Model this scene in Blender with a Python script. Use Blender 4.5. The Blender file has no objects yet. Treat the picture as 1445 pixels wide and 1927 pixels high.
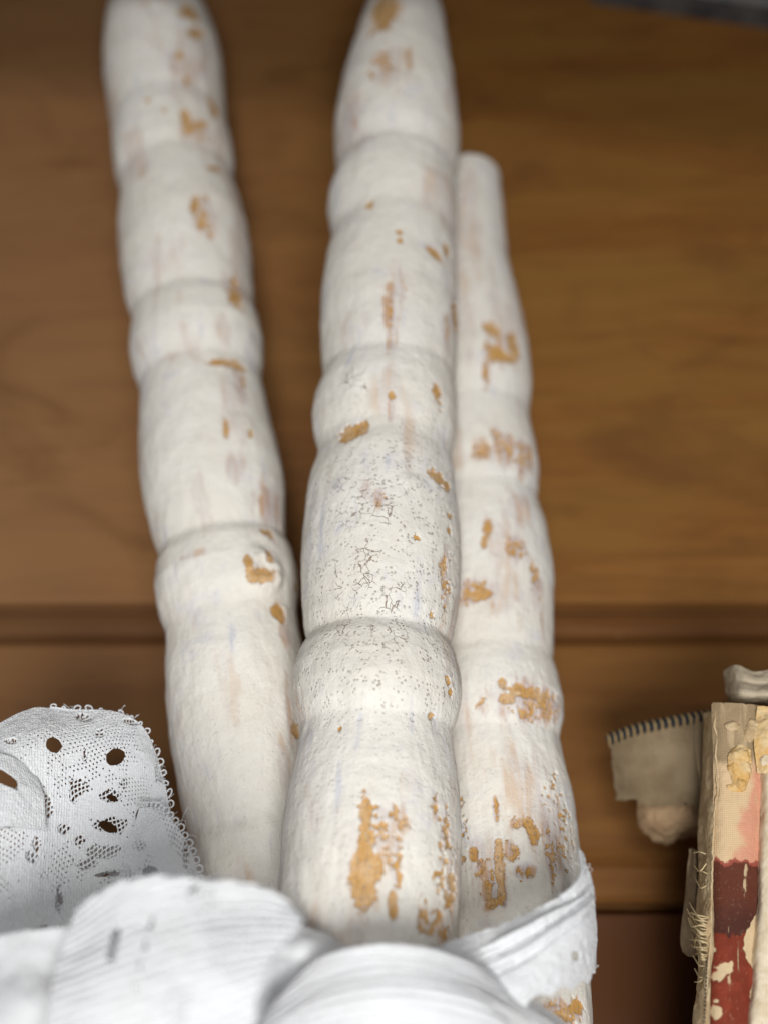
import bpy, math
import numpy as np
from mathutils import Vector
S = bpy.context.scene
COL = S.collection
rng = np.random.default_rng(7)

# ------------------------------------------------------------------ camera
PITCH = math.radians(68.0)
CAM = np.array([0.0, 0.0, 0.26])
FPX, CX, CY = 1873.0, 722.5, 963.5           # focal length / centre on a 1445 x 1927 picture
cam = bpy.data.objects.new('camera', bpy.data.cameras.new('camera'))
COL.objects.link(cam); S.camera = cam
cam.location = CAM
cam.rotation_euler = (math.radians(90) - PITCH, 0, 0)
cam.data.sensor_fit = 'VERTICAL'; cam.data.sensor_height = 36; cam.data.sensor_width = 27
cam.data.lens = 36 * FPX / 1927
cam.data.clip_start = 0.01; cam.data.clip_end = 50
cam.data.dof.use_dof = True; cam.data.dof.focus_distance = 0.191; cam.data.dof.aperture_fstop = 5.7
FWD = np.array([0, math.cos(PITCH), -math.sin(PITCH)])
UPV = np.array([0, math.sin(PITCH), math.cos(PITCH)])
RGT = np.array([1.0, 0, 0])

# ------------------------------------------------------------------ light
w = bpy.data.worlds.new('World'); S.world = w; w.use_nodes = True
bg = w.node_tree.nodes['Background']
bg.inputs[0].default_value = (0.86, 0.89, 0.94, 1); bg.inputs[1].default_value = 0.17
S.view_settings.view_transform = 'Standard'; S.view_settings.look = 'None'
S.view_settings.exposure = 0; S.view_settings.gamma = 1

def area(name, loc, target, size, power, color, sy=None):
    l = bpy.data.lights.new(name, 'AREA'); l.energy = power; l.color = color
    l.shape = 'RECTANGLE'; l.size = size; l.size_y = sy or size
    o = bpy.data.objects.new(name, l); COL.objects.link(o)
    o.location = loc
    o.rotation_euler = (Vector(target) - Vector(loc)).to_track_quat('-Z', 'Y').to_euler()
    return o
area('window_light', (0.03, -0.15, 0.44), (0, 0.0, 0.04), 0.18, 1.7, (1.0, 0.99, 0.97), 0.18)
area('overhead_fill', (-0.06, 0.06, 1.25), (0, 0.12, 0), 0.20, 3.1, (1.0, 0.985, 0.95), 0.20)  # added overhead fill, not a lamp of the room

# ------------------------------------------------------------------ helpers
def ray(px, py):
    px = np.asarray(px, float); py = np.asarray(py, float)
    a = (px - CX) / FPX; b = (CY - py) / FPX
    return FWD + a[..., None] * RGT + b[..., None] * UPV
def P(px, py, d):                      # point at depth d along the viewing axis
    return CAM + ray(px, py) * np.asarray(d, float)[..., None]
def W(px, py, z):                      # point on the level z
    r = ray(px, py); t = (np.asarray(z, float) - CAM[2]) / r[..., 2]
    return CAM + r * t[..., None]
def proj(p):
    q = p - CAM; d = q @ FWD
    return CX + FPX * (q @ RGT) / d, CY - FPX * (q @ UPV) / d, d

def _h(ix, iy, iz, s):
    n = (ix * 374761393 + iy * 668265263 + iz * 2147483647 + s * 974634777) & 0xFFFFFFFF
    n = ((n ^ (n >> 13)) * 1274126177) & 0xFFFFFFFF
    n = ((n ^ (n >> 15)) * 2246822519) & 0xFFFFFFFF
    return ((n ^ (n >> 16)) & 0xFFFF) / 32767.5 - 1.0
def vnoise(p, s=0):
    i = np.floor(p).astype(np.int64); f = p - i; f = f * f * f * (f * (f * 6 - 15) + 10)
    x, y, z = i[:, 0], i[:, 1], i[:, 2]; fx, fy, fz = f[:, 0], f[:, 1], f[:, 2]
    r = 0
    for a in (0, 1):
        for b in (0, 1):
            for c in (0, 1):
                r = r + _h(x + a, y + b, z + c, s) * (fx if a else 1 - fx) * (fy if b else 1 - fy) * (fz if c else 1 - fz)
    return r
def fbm(p, o=4, s=0):
    r = 0; a = 0.55
    for k in range(o):
        r = r + a * vnoise(p * 2.03 ** k + 17.3 * k, s + k); a *= 0.55
    return r
def sst(a, b, x):
    t = np.clip((x - a) / (b - a), 0, 1); return t * t * (3 - 2 * t)
def gsm(a, sig):
    if sig <= 0: return a
    k = np.arange(-int(4 * sig), int(4 * sig) + 1); g = np.exp(-k * k / (2 * sig * sig)); g /= g.sum()
    n = len(k) // 2
    return np.convolve(np.pad(a, n, mode='edge'), g, 'valid')

def mesh_obj(name, v, f, mat, parent=None, smooth=True, attrs=None, uv=None):
    m = bpy.data.meshes.new(name)
    v = np.asarray(v, np.float32); 
    if isinstance(f, np.ndarray):
        n = len(f); k = f.shape[1]
        m.vertices.add(len(v)); m.vertices.foreach_set('co', v.ravel())
        m.loops.add(n * k); m.loops.foreach_set('vertex_index', f.astype(np.int32).ravel())
        m.polygons.add(n); m.polygons.foreach_set('loop_start', np.arange(0, n * k, k, dtype=np.int32))
        m.update(calc_edges=True); m.validate()
    else:
        m.from_pydata([tuple(map(float, q)) for q in v], [], f); m.update()
    m.polygons.foreach_set('use_smooth', np.full(len(m.polygons), smooth))
    for an, av in (attrs or {}).items():
        av = np.asarray(av, np.float32)
        if av.ndim == 1:
            a = m.attributes.new(an, 'FLOAT', 'POINT'); a.data.foreach_set('value', av)
        elif av.shape[1] == 3:
            a = m.attributes.new(an, 'FLOAT_VECTOR', 'POINT'); a.data.foreach_set('vector', av.ravel())
    m.materials.append(mat)
    o = bpy.data.objects.new(name, m); COL.objects.link(o)
    if parent: 
        o.parent = parent; o.matrix_parent_inverse = parent.matrix_world.inverted()
    return o
def grid_faces(nr, nc, wrap=False):
    i = np.arange(nr - 1)[:, None] * nc
    c = np.arange(nc if wrap else nc - 1)[None, :]
    c2 = (c + 1) % nc
    return np.stack([i + c, i + c2, i + nc + c2, i + nc + c], -1).reshape(-1, 4)
def empty(name, loc, label, cat, group=None):
    o = bpy.data.objects.new(name, None); COL.objects.link(o); o.location = loc
    o.empty_display_size = 0.02; o['label'] = label; o['category'] = cat
    if group: o['group'] = group
    bpy.context.view_layer.update()
    return o
def tag(o, label, cat, group=None):
    o['label'] = label; o['category'] = cat
    if group: o['group'] = group
    return o

class NT:
    def __init__(s, name):
        s.m = bpy.data.materials.new(name); s.m.use_nodes = True; s.t = s.m.node_tree
        s.b = s.t.nodes['Principled BSDF']
    def n(s, typ, ins=None, **kw):
        x = s.t.nodes.new(typ)
        for k, v in kw.items(): setattr(x, k, v)
        for k, v in (ins or {}).items():
            if isinstance(v, bpy.types.NodeSocket): s.t.links.new(v, x.inputs[k])
            else: x.inputs[k].default_value = v
        return x
    def set(s, k, v):
        if isinstance(v, bpy.types.NodeSocket): s.t.links.new(v, s.b.inputs[k])
        else: s.b.inputs[k].default_value = v
    def math(s, op, a, b=0.0, c=False):
        return s.n('ShaderNodeMath', {0: a, 1: b}, operation=op, use_clamp=c).outputs[0]
    def mix(s, f, a, b):
        x = s.n('ShaderNodeMix', data_type='RGBA')
        for k, v in ((0, f), (6, a), (7, b)):
            if isinstance(v, bpy.types.NodeSocket): s.t.links.new(v, x.inputs[k])
            else: x.inputs[k].default_value = (*v, 1) if isinstance(v, tuple) and len(v) == 3 else v
        return x.outputs[2]
    def ramp(s, f, stops):
        x = s.n('ShaderNodeValToRGB', {0: f}); e = x.color_ramp.elements
        while len(e) < len(stops): e.new(0.5)
        for q, (p, c) in zip(e, stops): q.position = p; q.color = (*c, 1) if len(c) == 3 else c
        return x.outputs[0]
    def rng(s, f, a, b, c=0.0, d=1.0):
        return s.n('ShaderNodeMapRange', {0: f, 1: a, 2: b, 3: c, 4: d}, interpolation_type='SMOOTHSTEP').outputs[0]
    def coord(s, scale=(1, 1, 1)):
        tc = s.n('ShaderNodeTexCoord')
        return s.n('ShaderNodeMapping', {0: tc.outputs['Object'], 3: scale}).outputs[0]
    def noise(s, co, sc, det=4.0, r=0.5, dist=0.0):
        return s.n('ShaderNodeTexNoise', {'Vector': co, 'Scale': sc, 'Detail': det, 'Roughness': r, 'Distortion': dist}).outputs[0]
    def attr(s, name, out='Fac'):
        return s.n('ShaderNodeAttribute', attribute_name=name).outputs[out]
    def bump(s, h, st, dist, nrm=None):
        i = {'Strength': st, 'Distance': dist, 'Height': h}
        if nrm: i['Normal'] = nrm
        return s.n('ShaderNodeBump', i).outputs[0]

# ------------------------------------------------------------------ materials
def yof(py): return float(W(722.0, py, 0.0)[1])
def mat_wood():
    t = NT('brown_wood')
    g = t.coord((5, 40, 40))
    n1 = t.noise(g, 4.0, 8, 0.62, 1.4)
    n2 = t.noise(t.coord((1.2, 9, 9)), 5.0, 5, 0.6, 0.8)
    big = t.noise(t.coord((1, 1, 1)), 7.0, 3, 0.5)
    c = t.ramp(n1, [(0.2, (0.13, 0.051, 0.013)), (0.5, (0.205, 0.085, 0.021)), (0.8, (0.28, 0.122, 0.032))])
    c = t.mix(t.rng(n2, 0.35, 0.7, 0, .7), c, (0.24, 0.12, 0.028))
    sep = t.n('ShaderNodeSeparateXYZ', {0: t.n('ShaderNodeTexCoord').outputs['Object']})
    xf = t.rng(sep.outputs[0], -0.11, 0.04, 1.0, 0.0)
    c = t.mix(t.math('MULTIPLY', xf, 0.55), c, (0.27, 0.145, 0.075))
    c = t.mix(t.rng(big, 0.55, 0.75, 0, 0.5), c, (0.34, 0.18, 0.065))
    c = t.mix(t.rng(t.noise(t.coord((1, 1.6, 1)), 16.0, 4, 0.6, 1.0), 0.5, 0.72, 0, 0.5), c, (0.11, 0.045, 0.016))
    c = t.mix(t.rng(sep.outputs[1], yof(1718), yof(1708), .97, 0.0), c, (0.080, 0.028, 0.008))  # near boards darkened: shade between bundle and book put into the colour
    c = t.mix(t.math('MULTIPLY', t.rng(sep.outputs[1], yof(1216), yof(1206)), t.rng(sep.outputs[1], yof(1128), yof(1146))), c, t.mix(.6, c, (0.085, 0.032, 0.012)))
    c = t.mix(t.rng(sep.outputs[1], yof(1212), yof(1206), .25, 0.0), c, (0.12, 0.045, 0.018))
    # small pale scuffs and a few dark dents
    sc = t.noise(t.coord((20, 60, 20)), 9.0, 3, 0.7)
    c = t.mix(t.rng(sc, 0.68, 0.78, 0, 0.45), c, (0.36, 0.24, 0.13))
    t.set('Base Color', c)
    t.set('Roughness', t.rng(n2, 0.3, 0.7, 0.5, 0.66))
    t.set('Specular IOR Level', 0.10)
    t.set('Normal', t.bump(n1, 0.25, 0.0006))
    return t.m
def mat_paint():
    t = NT('chipped_white_paint')
    uv = t.attr('suv', 'Vector')                     # metres: along, around
    um = t.n('ShaderNodeMapping', {0: uv, 3: (1, 1, 1)}).outputs[0]
    streak = t.n('ShaderNodeMapping', {0: uv, 3: (60, 420, 1)}).outputs[0]
    st = t.noise(streak, 1.0, 5, 0.6, 0.3)
    bl = t.noise(t.coord(), 55, 4, 0.6)
    bl2 = t.noise(t.coord((1, 1, 1)), 120, 5, 0.65)
    c = t.mix(t.rng(bl, 0.3, 0.7), (0.75, 0.71, 0.635), (0.80, 0.775, 0.72))
    c = t.mix(t.math('MULTIPLY', t.rng(st, 0.52, 0.72), t.rng(bl, 0.48, 0.62)), c, (0.60, 0.60, 0.645))
    c = t.mix(t.rng(bl2, 0.56, 0.70, 0, 0.5), c, (0.60, 0.59, 0.64))
    c = t.mix(t.rng(t.noise(t.coord(), 34, 5, 0.7, .5), 0.52, 0.68, 0, 0.45), c, (0.70, 0.655, 0.60))
    # rubbed thin patches (streaky pinkish wood showing through)
    thin = t.attr('thin')
    tm = t.math('MULTIPLY', t.math('MULTIPLY', thin, 1.25), t.rng(st, 0.30, 0.62, 0.35, 1.0), True)
    c = t.mix(tm, c, t.mix(t.rng(st, 0.42, 0.62), (0.52, 0.44, 0.44), (0.56, 0.36, 0.22)))
    # pits
    vo = t.n('ShaderNodeTexVoronoi', {'Vector': um, 'Scale': 1250.0, 'Randomness': 1.0}, feature='F1')
    gate = t.noise(um, 330, 2, 0.6)
    pitm = t.math('MULTIPLY', t.rng(vo.outputs['Distance'], 0.20, 0.36, 1, 0), t.rng(gate, 0.43, 0.58))
    pitm = t.math('MULTIPLY', pitm, t.attr('pit'), True)
    # cracks
    wob = t.noise(um, 420, 3, 0.6)
    wv = t.n('ShaderNodeVectorMath', {0: um, 1: t.n('ShaderNodeVectorMath', {0: t.n('ShaderNodeCombineXYZ', {0: wob, 1: t.noise(um, 390, 3, 0.6), 2: 0.0}).outputs[0], 'Scale': 0.0026}, operation='SCALE').outputs[0]}, operation='ADD').outputs[0]
    vc = t.n('ShaderNodeTexVoronoi', {'Vector': wv, 'Scale': 470.0}, feature='DISTANCE_TO_EDGE')
    cg = t.noise(um, 190, 3, 0.6)
    crm = t.math('MULTIPLY', t.rng(vc.outputs['Distance'], 0.003, 0.030, 1, 0), t.rng(cg, 0.48, 0.58))
    crm = t.math('MULTIPLY', crm, t.rng(t.attr('crack'), 0.15, 0.6), True)
    c = t.mix(t.math('MULTIPLY', t.math('MULTIPLY', pitm, 0.55), t.rng(t.noise(um, 600, 2, .5), .3, .7, .35, 1.0)), c, (0.34, 0.235, 0.15))
    c = t.mix(t.math('MULTIPLY', crm, 0.8), c, (0.22, 0.11, 0.045))
    # bare wood
    chip = t.attr('chip')
    wg = t.noise(t.n('ShaderNodeMapping', {0: uv, 3: (300, 2600, 1)}).outputs[0], 1.0, 4, 0.6)
    wood = t.ramp(wg, [(0.3, (0.42, 0.22, 0.065)), (0.6, (0.58, 0.33, 0.105)), (0.8, (0.68, 0.43, 0.17))])
    fleck = t.noise(t.coord(), 900, 3, 0.6)
    wood = t.mix(t.rng(fleck, 0.62, 0.70, 0, 0.7), wood, (0.72, 0.66, 0.55))
    chip = t.math('ADD', chip, t.math('MULTIPLY', t.math('MULTIPLY', t.math('SUBTRACT', t.noise(t.coord(), 1500, 4, 0.65), 0.54), 3.1), t.rng(chip, 0.02, 0.3)))
    wood = t.mix(t.rng(t.noise(t.coord(), 210, 4, 0.7), 0.42, 0.66, 0, 0.6), wood, (0.66, 0.50, 0.34))
    cm = t.rng(chip, 0.44, 0.56)
    edge = t.math('MULTIPLY', t.rng(chip, 0.2, 0.45), t.math('SUBTRACT', 1.0, cm))
    c = t.mix(t.math('MULTIPLY', edge, 0.5), c, (0.46, 0.31, 0.20))
    c = t.mix(cm, c, wood)
    t.set('Base Color', c)
    t.set('Roughness', t.mix(cm, (0.72,) * 3, (0.42,) * 3))
    t.set('Specular IOR Level', 0.3)
    f1 = t.noise(t.coord(), 1500, 4, 0.65)
    h = t.math('ADD', t.math('MULTIPLY', f1, 0.5), t.math('MULTIPLY', st, 0.7))
    h = t.math('ADD', h, t.math('MULTIPLY', t.noise(t.coord(), 420, 4, 0.7), 1.5))
    h = t.math('SUBTRACT', h, t.math('MULTIPLY', pitm, 1.0))
    h = t.math('SUBTRACT', h, t.math('MULTIPLY', crm, 0.8))
    h = t.math('MULTIPLY', h, t.math('SUBTRACT', 1.0, t.math('MULTIPLY', cm, 0.8)))
    t.set('Normal', t.bump(h, 0.9, 0.00024))
    return t.m
def mat_lace():
    t = NT('white_cotton_lace')
    uv = t.attr('suv', 'Vector')
    a = t.n('ShaderNodeMapping', {0: uv, 2: (0, 0, 0.25), 3: (2200, 1100, 1)}).outputs[0]
    v = t.n('ShaderNodeTexVoronoi', {'Vector': a, 'Scale': 1.0, 'Randomness': 0.55}, feature='F1').outputs['Distance']
    wv = t.n('ShaderNodeTexWave', {'Vector': uv, 'Scale': 620.0, 'Distortion': 5.0, 'Detail': 3.0, 'Detail Scale': 2.5}, bands_direction='Y').outputs['Fac']
    rb = t.math('MULTIPLY', t.n('ShaderNodeTexWave', {'Vector': uv, 'Scale': 150.0, 'Distortion': 0.6}, bands_direction='Y').outputs['Fac'], t.attr('rib'))
    n = t.noise(uv, 2600, 3, 0.6)
    h = t.math('ADD', t.math('MULTIPLY', v, -1.0), t.math('ADD', t.math('MULTIPLY', wv, 0.7), t.math('MULTIPLY', n, 1.3)))
    h = t.math('ADD', h, t.math('MULTIPLY', rb, 1.5))
    big = t.noise(uv, 60, 3, 0.6)
    c = t.mix(t.rng(v, 0.45, 0.9, 0, 0.5), t.mix(t.rng(big, 0.35, 0.65), (0.875, 0.89, 0.92), (0.865, 0.875, 0.885)), (0.76, 0.77, 0.79))
    t.set('Base Color', c); t.set('Roughness', 0.7); t.set('Specular IOR Level', 0.25)
    t.set('Sheen Weight', 0.15)
    nb = t.bump(h, 0.6, 0.00028)
    t.set('Normal', nb)
    tr = t.n('ShaderNodeBsdfTranslucent', {0: (0.92, 0.93, 0.94, 1), 'Normal': nb})
    mx = t.n('ShaderNodeMixShader', {0: 0.14, 1: t.b.outputs[0], 2: tr.outputs[0]})
    t.t.links.new(mx.outputs[0], t.t.nodes['Material Output'].inputs[0])
    return t.m
def mat_simple(name, c1, c2, sc=300, rough=0.85, bump=0.0002, map3=(1, 1, 1), bs=0.5, trans=False):
    t = NT(name)
    n = t.noise(t.coord(map3), sc, 5, 0.65)
    c = t.mix(t.rng(n, 0.35, 0.65), c1, c2)
    t.set('Base Color', c); t.set('Roughness', rough); t.set('Specular IOR Level', 0.25)
    t.set('Normal', t.bump(n, bs, bump))
    return t.m
def mat_weave(name, c1, c2, sc=1200):
    t = NT(name); uv = t.attr('suv', 'Vector')
    w1 = t.n('ShaderNodeTexWave', {'Vector': uv, 'Scale': sc / 6.28, 'Distortion': 0.8, 'Detail': 2.0}, bands_direction='X').outputs['Fac']
    w2 = t.n('ShaderNodeTexWave', {'Vector': uv, 'Scale': sc / 6.28, 'Distortion': 0.8, 'Detail': 2.0}, bands_direction='Y').outputs['Fac']
    h = t.math('MULTIPLY', w1, w2)
    n = t.noise(t.coord(), 110, 4, 0.6)
    c = t.mix(t.rng(n, 0.35, 0.65), c1, c2)
    c = t.mix(t.rng(h, 0.0, 0.5, 0.35, 0.0), c, tuple(x * 0.45 for x in c1))
    t.set('Base Color', c); t.set('Roughness', 0.9); t.set('Specular IOR Level', 0.15)
    t.set('Normal', t.bump(h, 0.5, 0.0003)); return t.m
def mat_spine():
    t = NT('worn_red_book_cloth')
    c = t.attr('tint', 'Vector')
    n = t.noise(t.coord(), 1700, 3, 0.6)
    uv = t.attr('suv', 'Vector')
    w1 = t.n('ShaderNodeTexWave', {'Vector': uv, 'Scale': 900.0, 'Distortion': 0.6}, bands_direction='Y').outputs['Fac']
    w2 = t.n('ShaderNodeTexWave', {'Vector': uv, 'Scale': 900.0, 'Distortion': 0.6}, bands_direction='X').outputs['Fac']
    wv = t.math('MULTIPLY', w1, w2)
    c2 = t.mix(t.rng(wv, 0.0, 0.6, 0.16, 0.0), c, (0.0, 0.0, 0.0))
    c2 = t.mix(t.rng(n, 0.6, 0.75, 0, 0.2), c2, (0.7, 0.5, 0.35))
    t.set('Base Color', c2); t.set('Roughness', 0.8); t.set('Specular IOR Level', 0.2)
    t.set('Normal', t.bump(t.math('ADD', wv, n), 0.5, 0.00015)); return t.m

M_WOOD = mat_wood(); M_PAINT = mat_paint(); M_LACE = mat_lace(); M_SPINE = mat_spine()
M_PAGE = mat_simple('aged_paper', (0.44, 0.31, 0.17), (0.58, 0.45, 0.28), 250)
M_PALE = mat_simple('cream_paper', (0.60, 0.49, 0.34), (0.70, 0.60, 0.45), 500)
M_BOARD = mat_simple('old_board', (0.20, 0.14, 0.085), (0.34, 0.25, 0.15), 200)
M_PEEL = mat_simple('peeled_glue', (0.66, 0.50, 0.28), (0.60, 0.36, 0.12), 220, bump=0.0006)
M_MULL = mat_weave('beige_book_cloth', (0.23, 0.165, 0.095), (0.33, 0.25, 0.155), 7000)
M_THREAD = mat_simple('tan_thread', (0.52, 0.40, 0.22), (0.62, 0.5, 0.3), 800)
M_NAVY = mat_simple('navy_thread', (0.018, 0.020, 0.022), (0.03, 0.032, 0.034), 800)
M_METAL = mat_simple('dark_metal', (0.035, 0.035, 0.04), (0.09, 0.085, 0.08), 90, rough=0.4)
M_SHADE_BOARD = mat_simple('shade_board_wood', (0.16, 0.08, 0.03), (0.22, 0.11, 0.045), 40)

# ------------------------------------------------------------------ wooden surface: boards with moulded joints
def yof(py): return float(W(722.0, py, 0.0)[1])
def build_surface():
    ya, yb, yc, yd = yof(1208), yof(1143), yof(1712), yof(1610)
    # profile (y, z), from near to far
    pr = [(-0.35, 0.0), (yc - 0.0012, 0), (yc - 0.0006, -0.0012), (yc, -0.006), (yc + 0.0012, -0.006), (yc + 0.0016, 0.0006),
          (yc + 0.003, 0.0016), (yd - 0.003, 0.0017), (yd, 0.0004), (yd + 0.002, 0.0),
          (ya - 0.002, 0.0), (ya - 0.0008, -0.0004), (ya, -0.0030), (ya + 0.001, -0.0034), (ya + 0.0022, -0.0012),
          ((ya + yb) / 2, -0.0008), (yb - 0.002, -0.0012), (yb - 0.0008, -0.0030), (yb, -0.0028), (yb + 0.0012, -0.0003), (yb + 0.003, 0.0),
          (1.2, 0.0)]
    xs = np.linspace(-0.7, 0.7, 2)
    v = [(x, y, z) for x in xs for (y, z) in pr] + [(x, y, -0.02) for x in xs for y in (-0.35, 1.2)]
    n = len(pr); f = [(j, j + 1, n + j + 1, n + j)[::-1] for j in range(n - 1)]
    b = 2 * n
    f += [(b, b + 1, b + 3, b + 2)]
    f += [(0, n, b + 2, b), (n - 1, b + 1, b + 3, 2 * n - 1)]
    f += [tuple([b] + [b + 1] + list(range(n - 1, -1, -1))), tuple([b + 2] + list(range(n, 2 * n)) + [b + 3])]
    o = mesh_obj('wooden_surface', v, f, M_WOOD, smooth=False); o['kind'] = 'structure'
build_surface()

# unseen board added over the far end; its slanting front edge throws the soft dark band there
def shade_board():
    z0, z1 = .100, .112
    p = [(-.5, .300), (.5, .165), (.5, .8), (-.5, .8)]
    v = [(x, y, z0) for x, y in p] + [(x, y, z1) for x, y in p]
    f = [(0, 3, 2, 1), (4, 5, 6, 7), (0, 1, 5, 4), (1, 2, 6, 5), (2, 3, 7, 6), (3, 0, 4, 7)]
    o = mesh_obj('shade_board', v, f, M_SHADE_BOARD, smooth=False); o['kind'] = 'structure'
shade_board()

# ------------------------------------------------------------------ turned wooden sticks
STICKS = {}
def stick(name, prof, plane, chips, thins, label, res=(0.00028, 420), tip=(0, 0), seed=0, pitf=None, crackf=None, knots=(), lump=1.0, HALO=0.55):
    a, b = plane                               # axis height: z = a + b*y
    pr = np.array(prof, float)
    ys = np.arange(pr[0, 0], pr[-1, 0] + 0.5, 1.0)
    L = np.interp(ys, pr[:, 0], pr[:, 1]); R = np.interp(ys, pr[:, 0], pr[:, 2])
    cx = gsm((L + R) / 2, 14); hw = gsm((R - L) / 2, 3.2)
    r = ray(cx, ys); t = (a + b * CAM[1] - CAM[2]) / (r[:, 2] - b * r[:, 1])
    C = CAM + r * t[:, None]
    rad = hw * t / FPX
    if name == 'x': pass
    # straighten the axis a little, keep real bends
    s = np.concatenate([[0], np.cumsum(np.linalg.norm(np.diff(C, axis=0), axis=1))])
    # resample by arc length
    N = int(s[-1] / res[0]); ss = np.linspace(0, s[-1], N)
    C = np.stack([np.interp(ss, s, C[:, k]) for k in range(3)], 1); rad = np.interp(ss, s, rad)
    if tip[0]:                                  # dome at the far end
        L0 = tip[0]; q = np.clip(ss / L0, 0, 1); rad = rad * np.sqrt(np.clip(1 - (1 - q) ** tip[1], 0, 1))
    rad[0] = max(rad[0] * 0.02, 1e-5)
    T = np.gradient(np.stack([gsm(C[:, k], 60) for k in range(3)], 1), axis=0); T /= np.linalg.norm(T, axis=1)[:, None]
    up = np.array([0, 0, 1.0]); X = np.cross(T, up); X /= np.linalg.norm(X, axis=1)[:, None]; Z = np.cross(X, T)
    nc = res[1]; th = np.arange(nc) / nc * 2 * np.pi
    dirv = X[:, None, :] * np.cos(th)[None, :, None] + Z[:, None, :] * np.sin(th)[None, :, None]
    V = C[:, None, :] + dirv * rad[:, None, None]
    V = V.reshape(-1, 3); D = dirv.reshape(-1, 3)
    S1 = np.repeat(ss, nc); U1 = np.tile(th, N) ; RR = np.repeat(rad, nc)
    px, py, dd = proj(V)
    toc = CAM - V; vis = (toc * D).sum(1) > 0
    # displacement: hand-carved unevenness, brush marks
    cyl = np.stack([S1 * 1.0, np.cos(U1) * RR, np.sin(U1) * RR], 1)
    disp = lump * (0.00045 * fbm(cyl * 75, 3, seed) + 0.00019 * fbm(cyl * np.array([180, 330, 330]), 3, seed + 5)) + 0.00005 * fbm(cyl * 900, 3, seed + 9)
    chip = np.zeros(len(V)); thin = np.zeros(len(V))
    nz = fbm(cyl * 480, 4, seed + 20); nzf = fbm(cyl * 1150, 4, seed + 30); nzs = fbm(cyl * np.array([160, 900, 900]), 3, seed + 40)
    def local(x, y):
        dist = (px - x) ** 2 + (py - y) ** 2; dist = np.where(vis, dist, 1e12); i = int(np.argmin(dist))
        du = (U1 - U1[i] + np.pi) % (2 * np.pi) - np.pi
        # foreshortening of the surface at that point
        vd = toc[i] / np.linalg.norm(toc[i])
        fy = max(0.3, math.sqrt(max(0.05, 1 - float(vd @ T[i // nc]) ** 2)))
        fx = max(0.4, float(vd @ D[i]) / fy)
        k = dd[i] / FPX
        return du * RR[i] / k * min(1, fx), (S1 - S1[i]) / k * fy, i
    for c in chips:
        x, y, rx, ry, kind = c[:5]; rot = math.radians(c[5]) if len(c) > 5 else 0
        u, v, i = local(x, y)
        # around-direction sign: +u should be +x in the picture
        j = np.clip(i + 3, 0, len(V) - 1)
        if px[j] < px[i]: u = -u
        u2 = u * math.cos(rot) + v * math.sin(rot); v2 = -u * math.sin(rot) + v * math.cos(rot)
        near = (np.abs(u2) < rx * 2.2 + 10) & (np.abs(v2) < ry * 2.2 + 10)
        q = np.zeros(len(V)); e = 1 - np.sqrt((u2[near] / rx) ** 2 + (v2[near] / ry) ** 2)
        if kind == 's': g = e * 1.3 + nz[near] * 0.75 + nzf[near] * 0.55 + 0.06; m = sst(-0.07, 0.07, g)
        elif kind == 'f': g = e * 0.75 + nzf[near] * 1.5 + nz[near] * 0.5 - 0.30; m = sst(-0.08, 0.08, g) * (e > -0.55)
        elif kind == 'p': g = e * 0.5 + nzf[near] * 1.7 - 0.55; m = sst(-0.08, 0.08, g) * (e > -0.3)
        q[near] = m; chip = np.maximum(chip, q)
        if rx * ry > 90 and kind != 'p':
            hal = np.zeros(len(V)); hal[near] = sst(-.55, .25, e + nz[near] * .6 + nzs[near] * .6) * HALO; thin = np.maximum(thin, hal)
    for c in thins:
        x, y, rx, ry, amt = c[:5]
        u, v, i = local(x, y)
        e = 1 - np.sqrt((u / rx) ** 2 + (v / ry) ** 2)
        m = sst(-0.25, 0.6, e + nzs * 0.7 + nz * 0.35) * amt
        thin = np.maximum(thin, m)
    rnd = fbm(cyl * np.array([45, 120, 120]), 3, seed + 50)
    thin = np.maximum(thin, 0.4 * sst(0.2, 0.5, rnd))
    for (x, y, rx, ry, h) in knots:
        u, v, i = local(x, y); d = np.sqrt((u / rx) ** 2 + (v / ry) ** 2)
        disp = disp + h * (np.exp(-(d / 0.8) ** 4)) * (1 + 0.5 * nz) 
    rim = np.clip(1 - np.abs(chip - 0.25) * 3.5, 0, 1)
    disp = disp - 0.00038 * chip + 0.00012 * rim - 0.00006 * thin
    fade = np.clip(RR / 0.004, 0, 1)
    V2 = V + D * (disp * fade)[:, None]
    pit = pitf(px, py, S1, U1) if pitf else np.zeros(len(V)); crack = crackf(px, py, S1, U1) if crackf else np.zeros(len(V))
    f = grid_faces(N, nc, True)
    V2 = np.vstack([V2, C[:1], C[-1:]])
    ext = lambda A: np.concatenate([A, [A[0], A[-1]]])
    uv = np.stack([ext(S1), ext(U1 * 0.0165), np.full(len(V2), seed * 1.7)], 1)
    # wrap-safe: mirror the around coordinate at the underside
    uv[:, 1] = (((uv[:, 1] / 0.0165 + np.pi / 2) % (2 * np.pi)) - np.pi) * 0.0165
    e = tag(mesh_obj(name, V2, f, M_PAINT, attrs={'chip': ext(chip), 'thin': ext(thin), 'pit': ext(pit), 'crack': ext(crack), 'suv': uv}), label, 'wooden stick', 'white painted sticks tied in one bundle')
    STICKS[label] = (C, rad)
    return e

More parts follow.
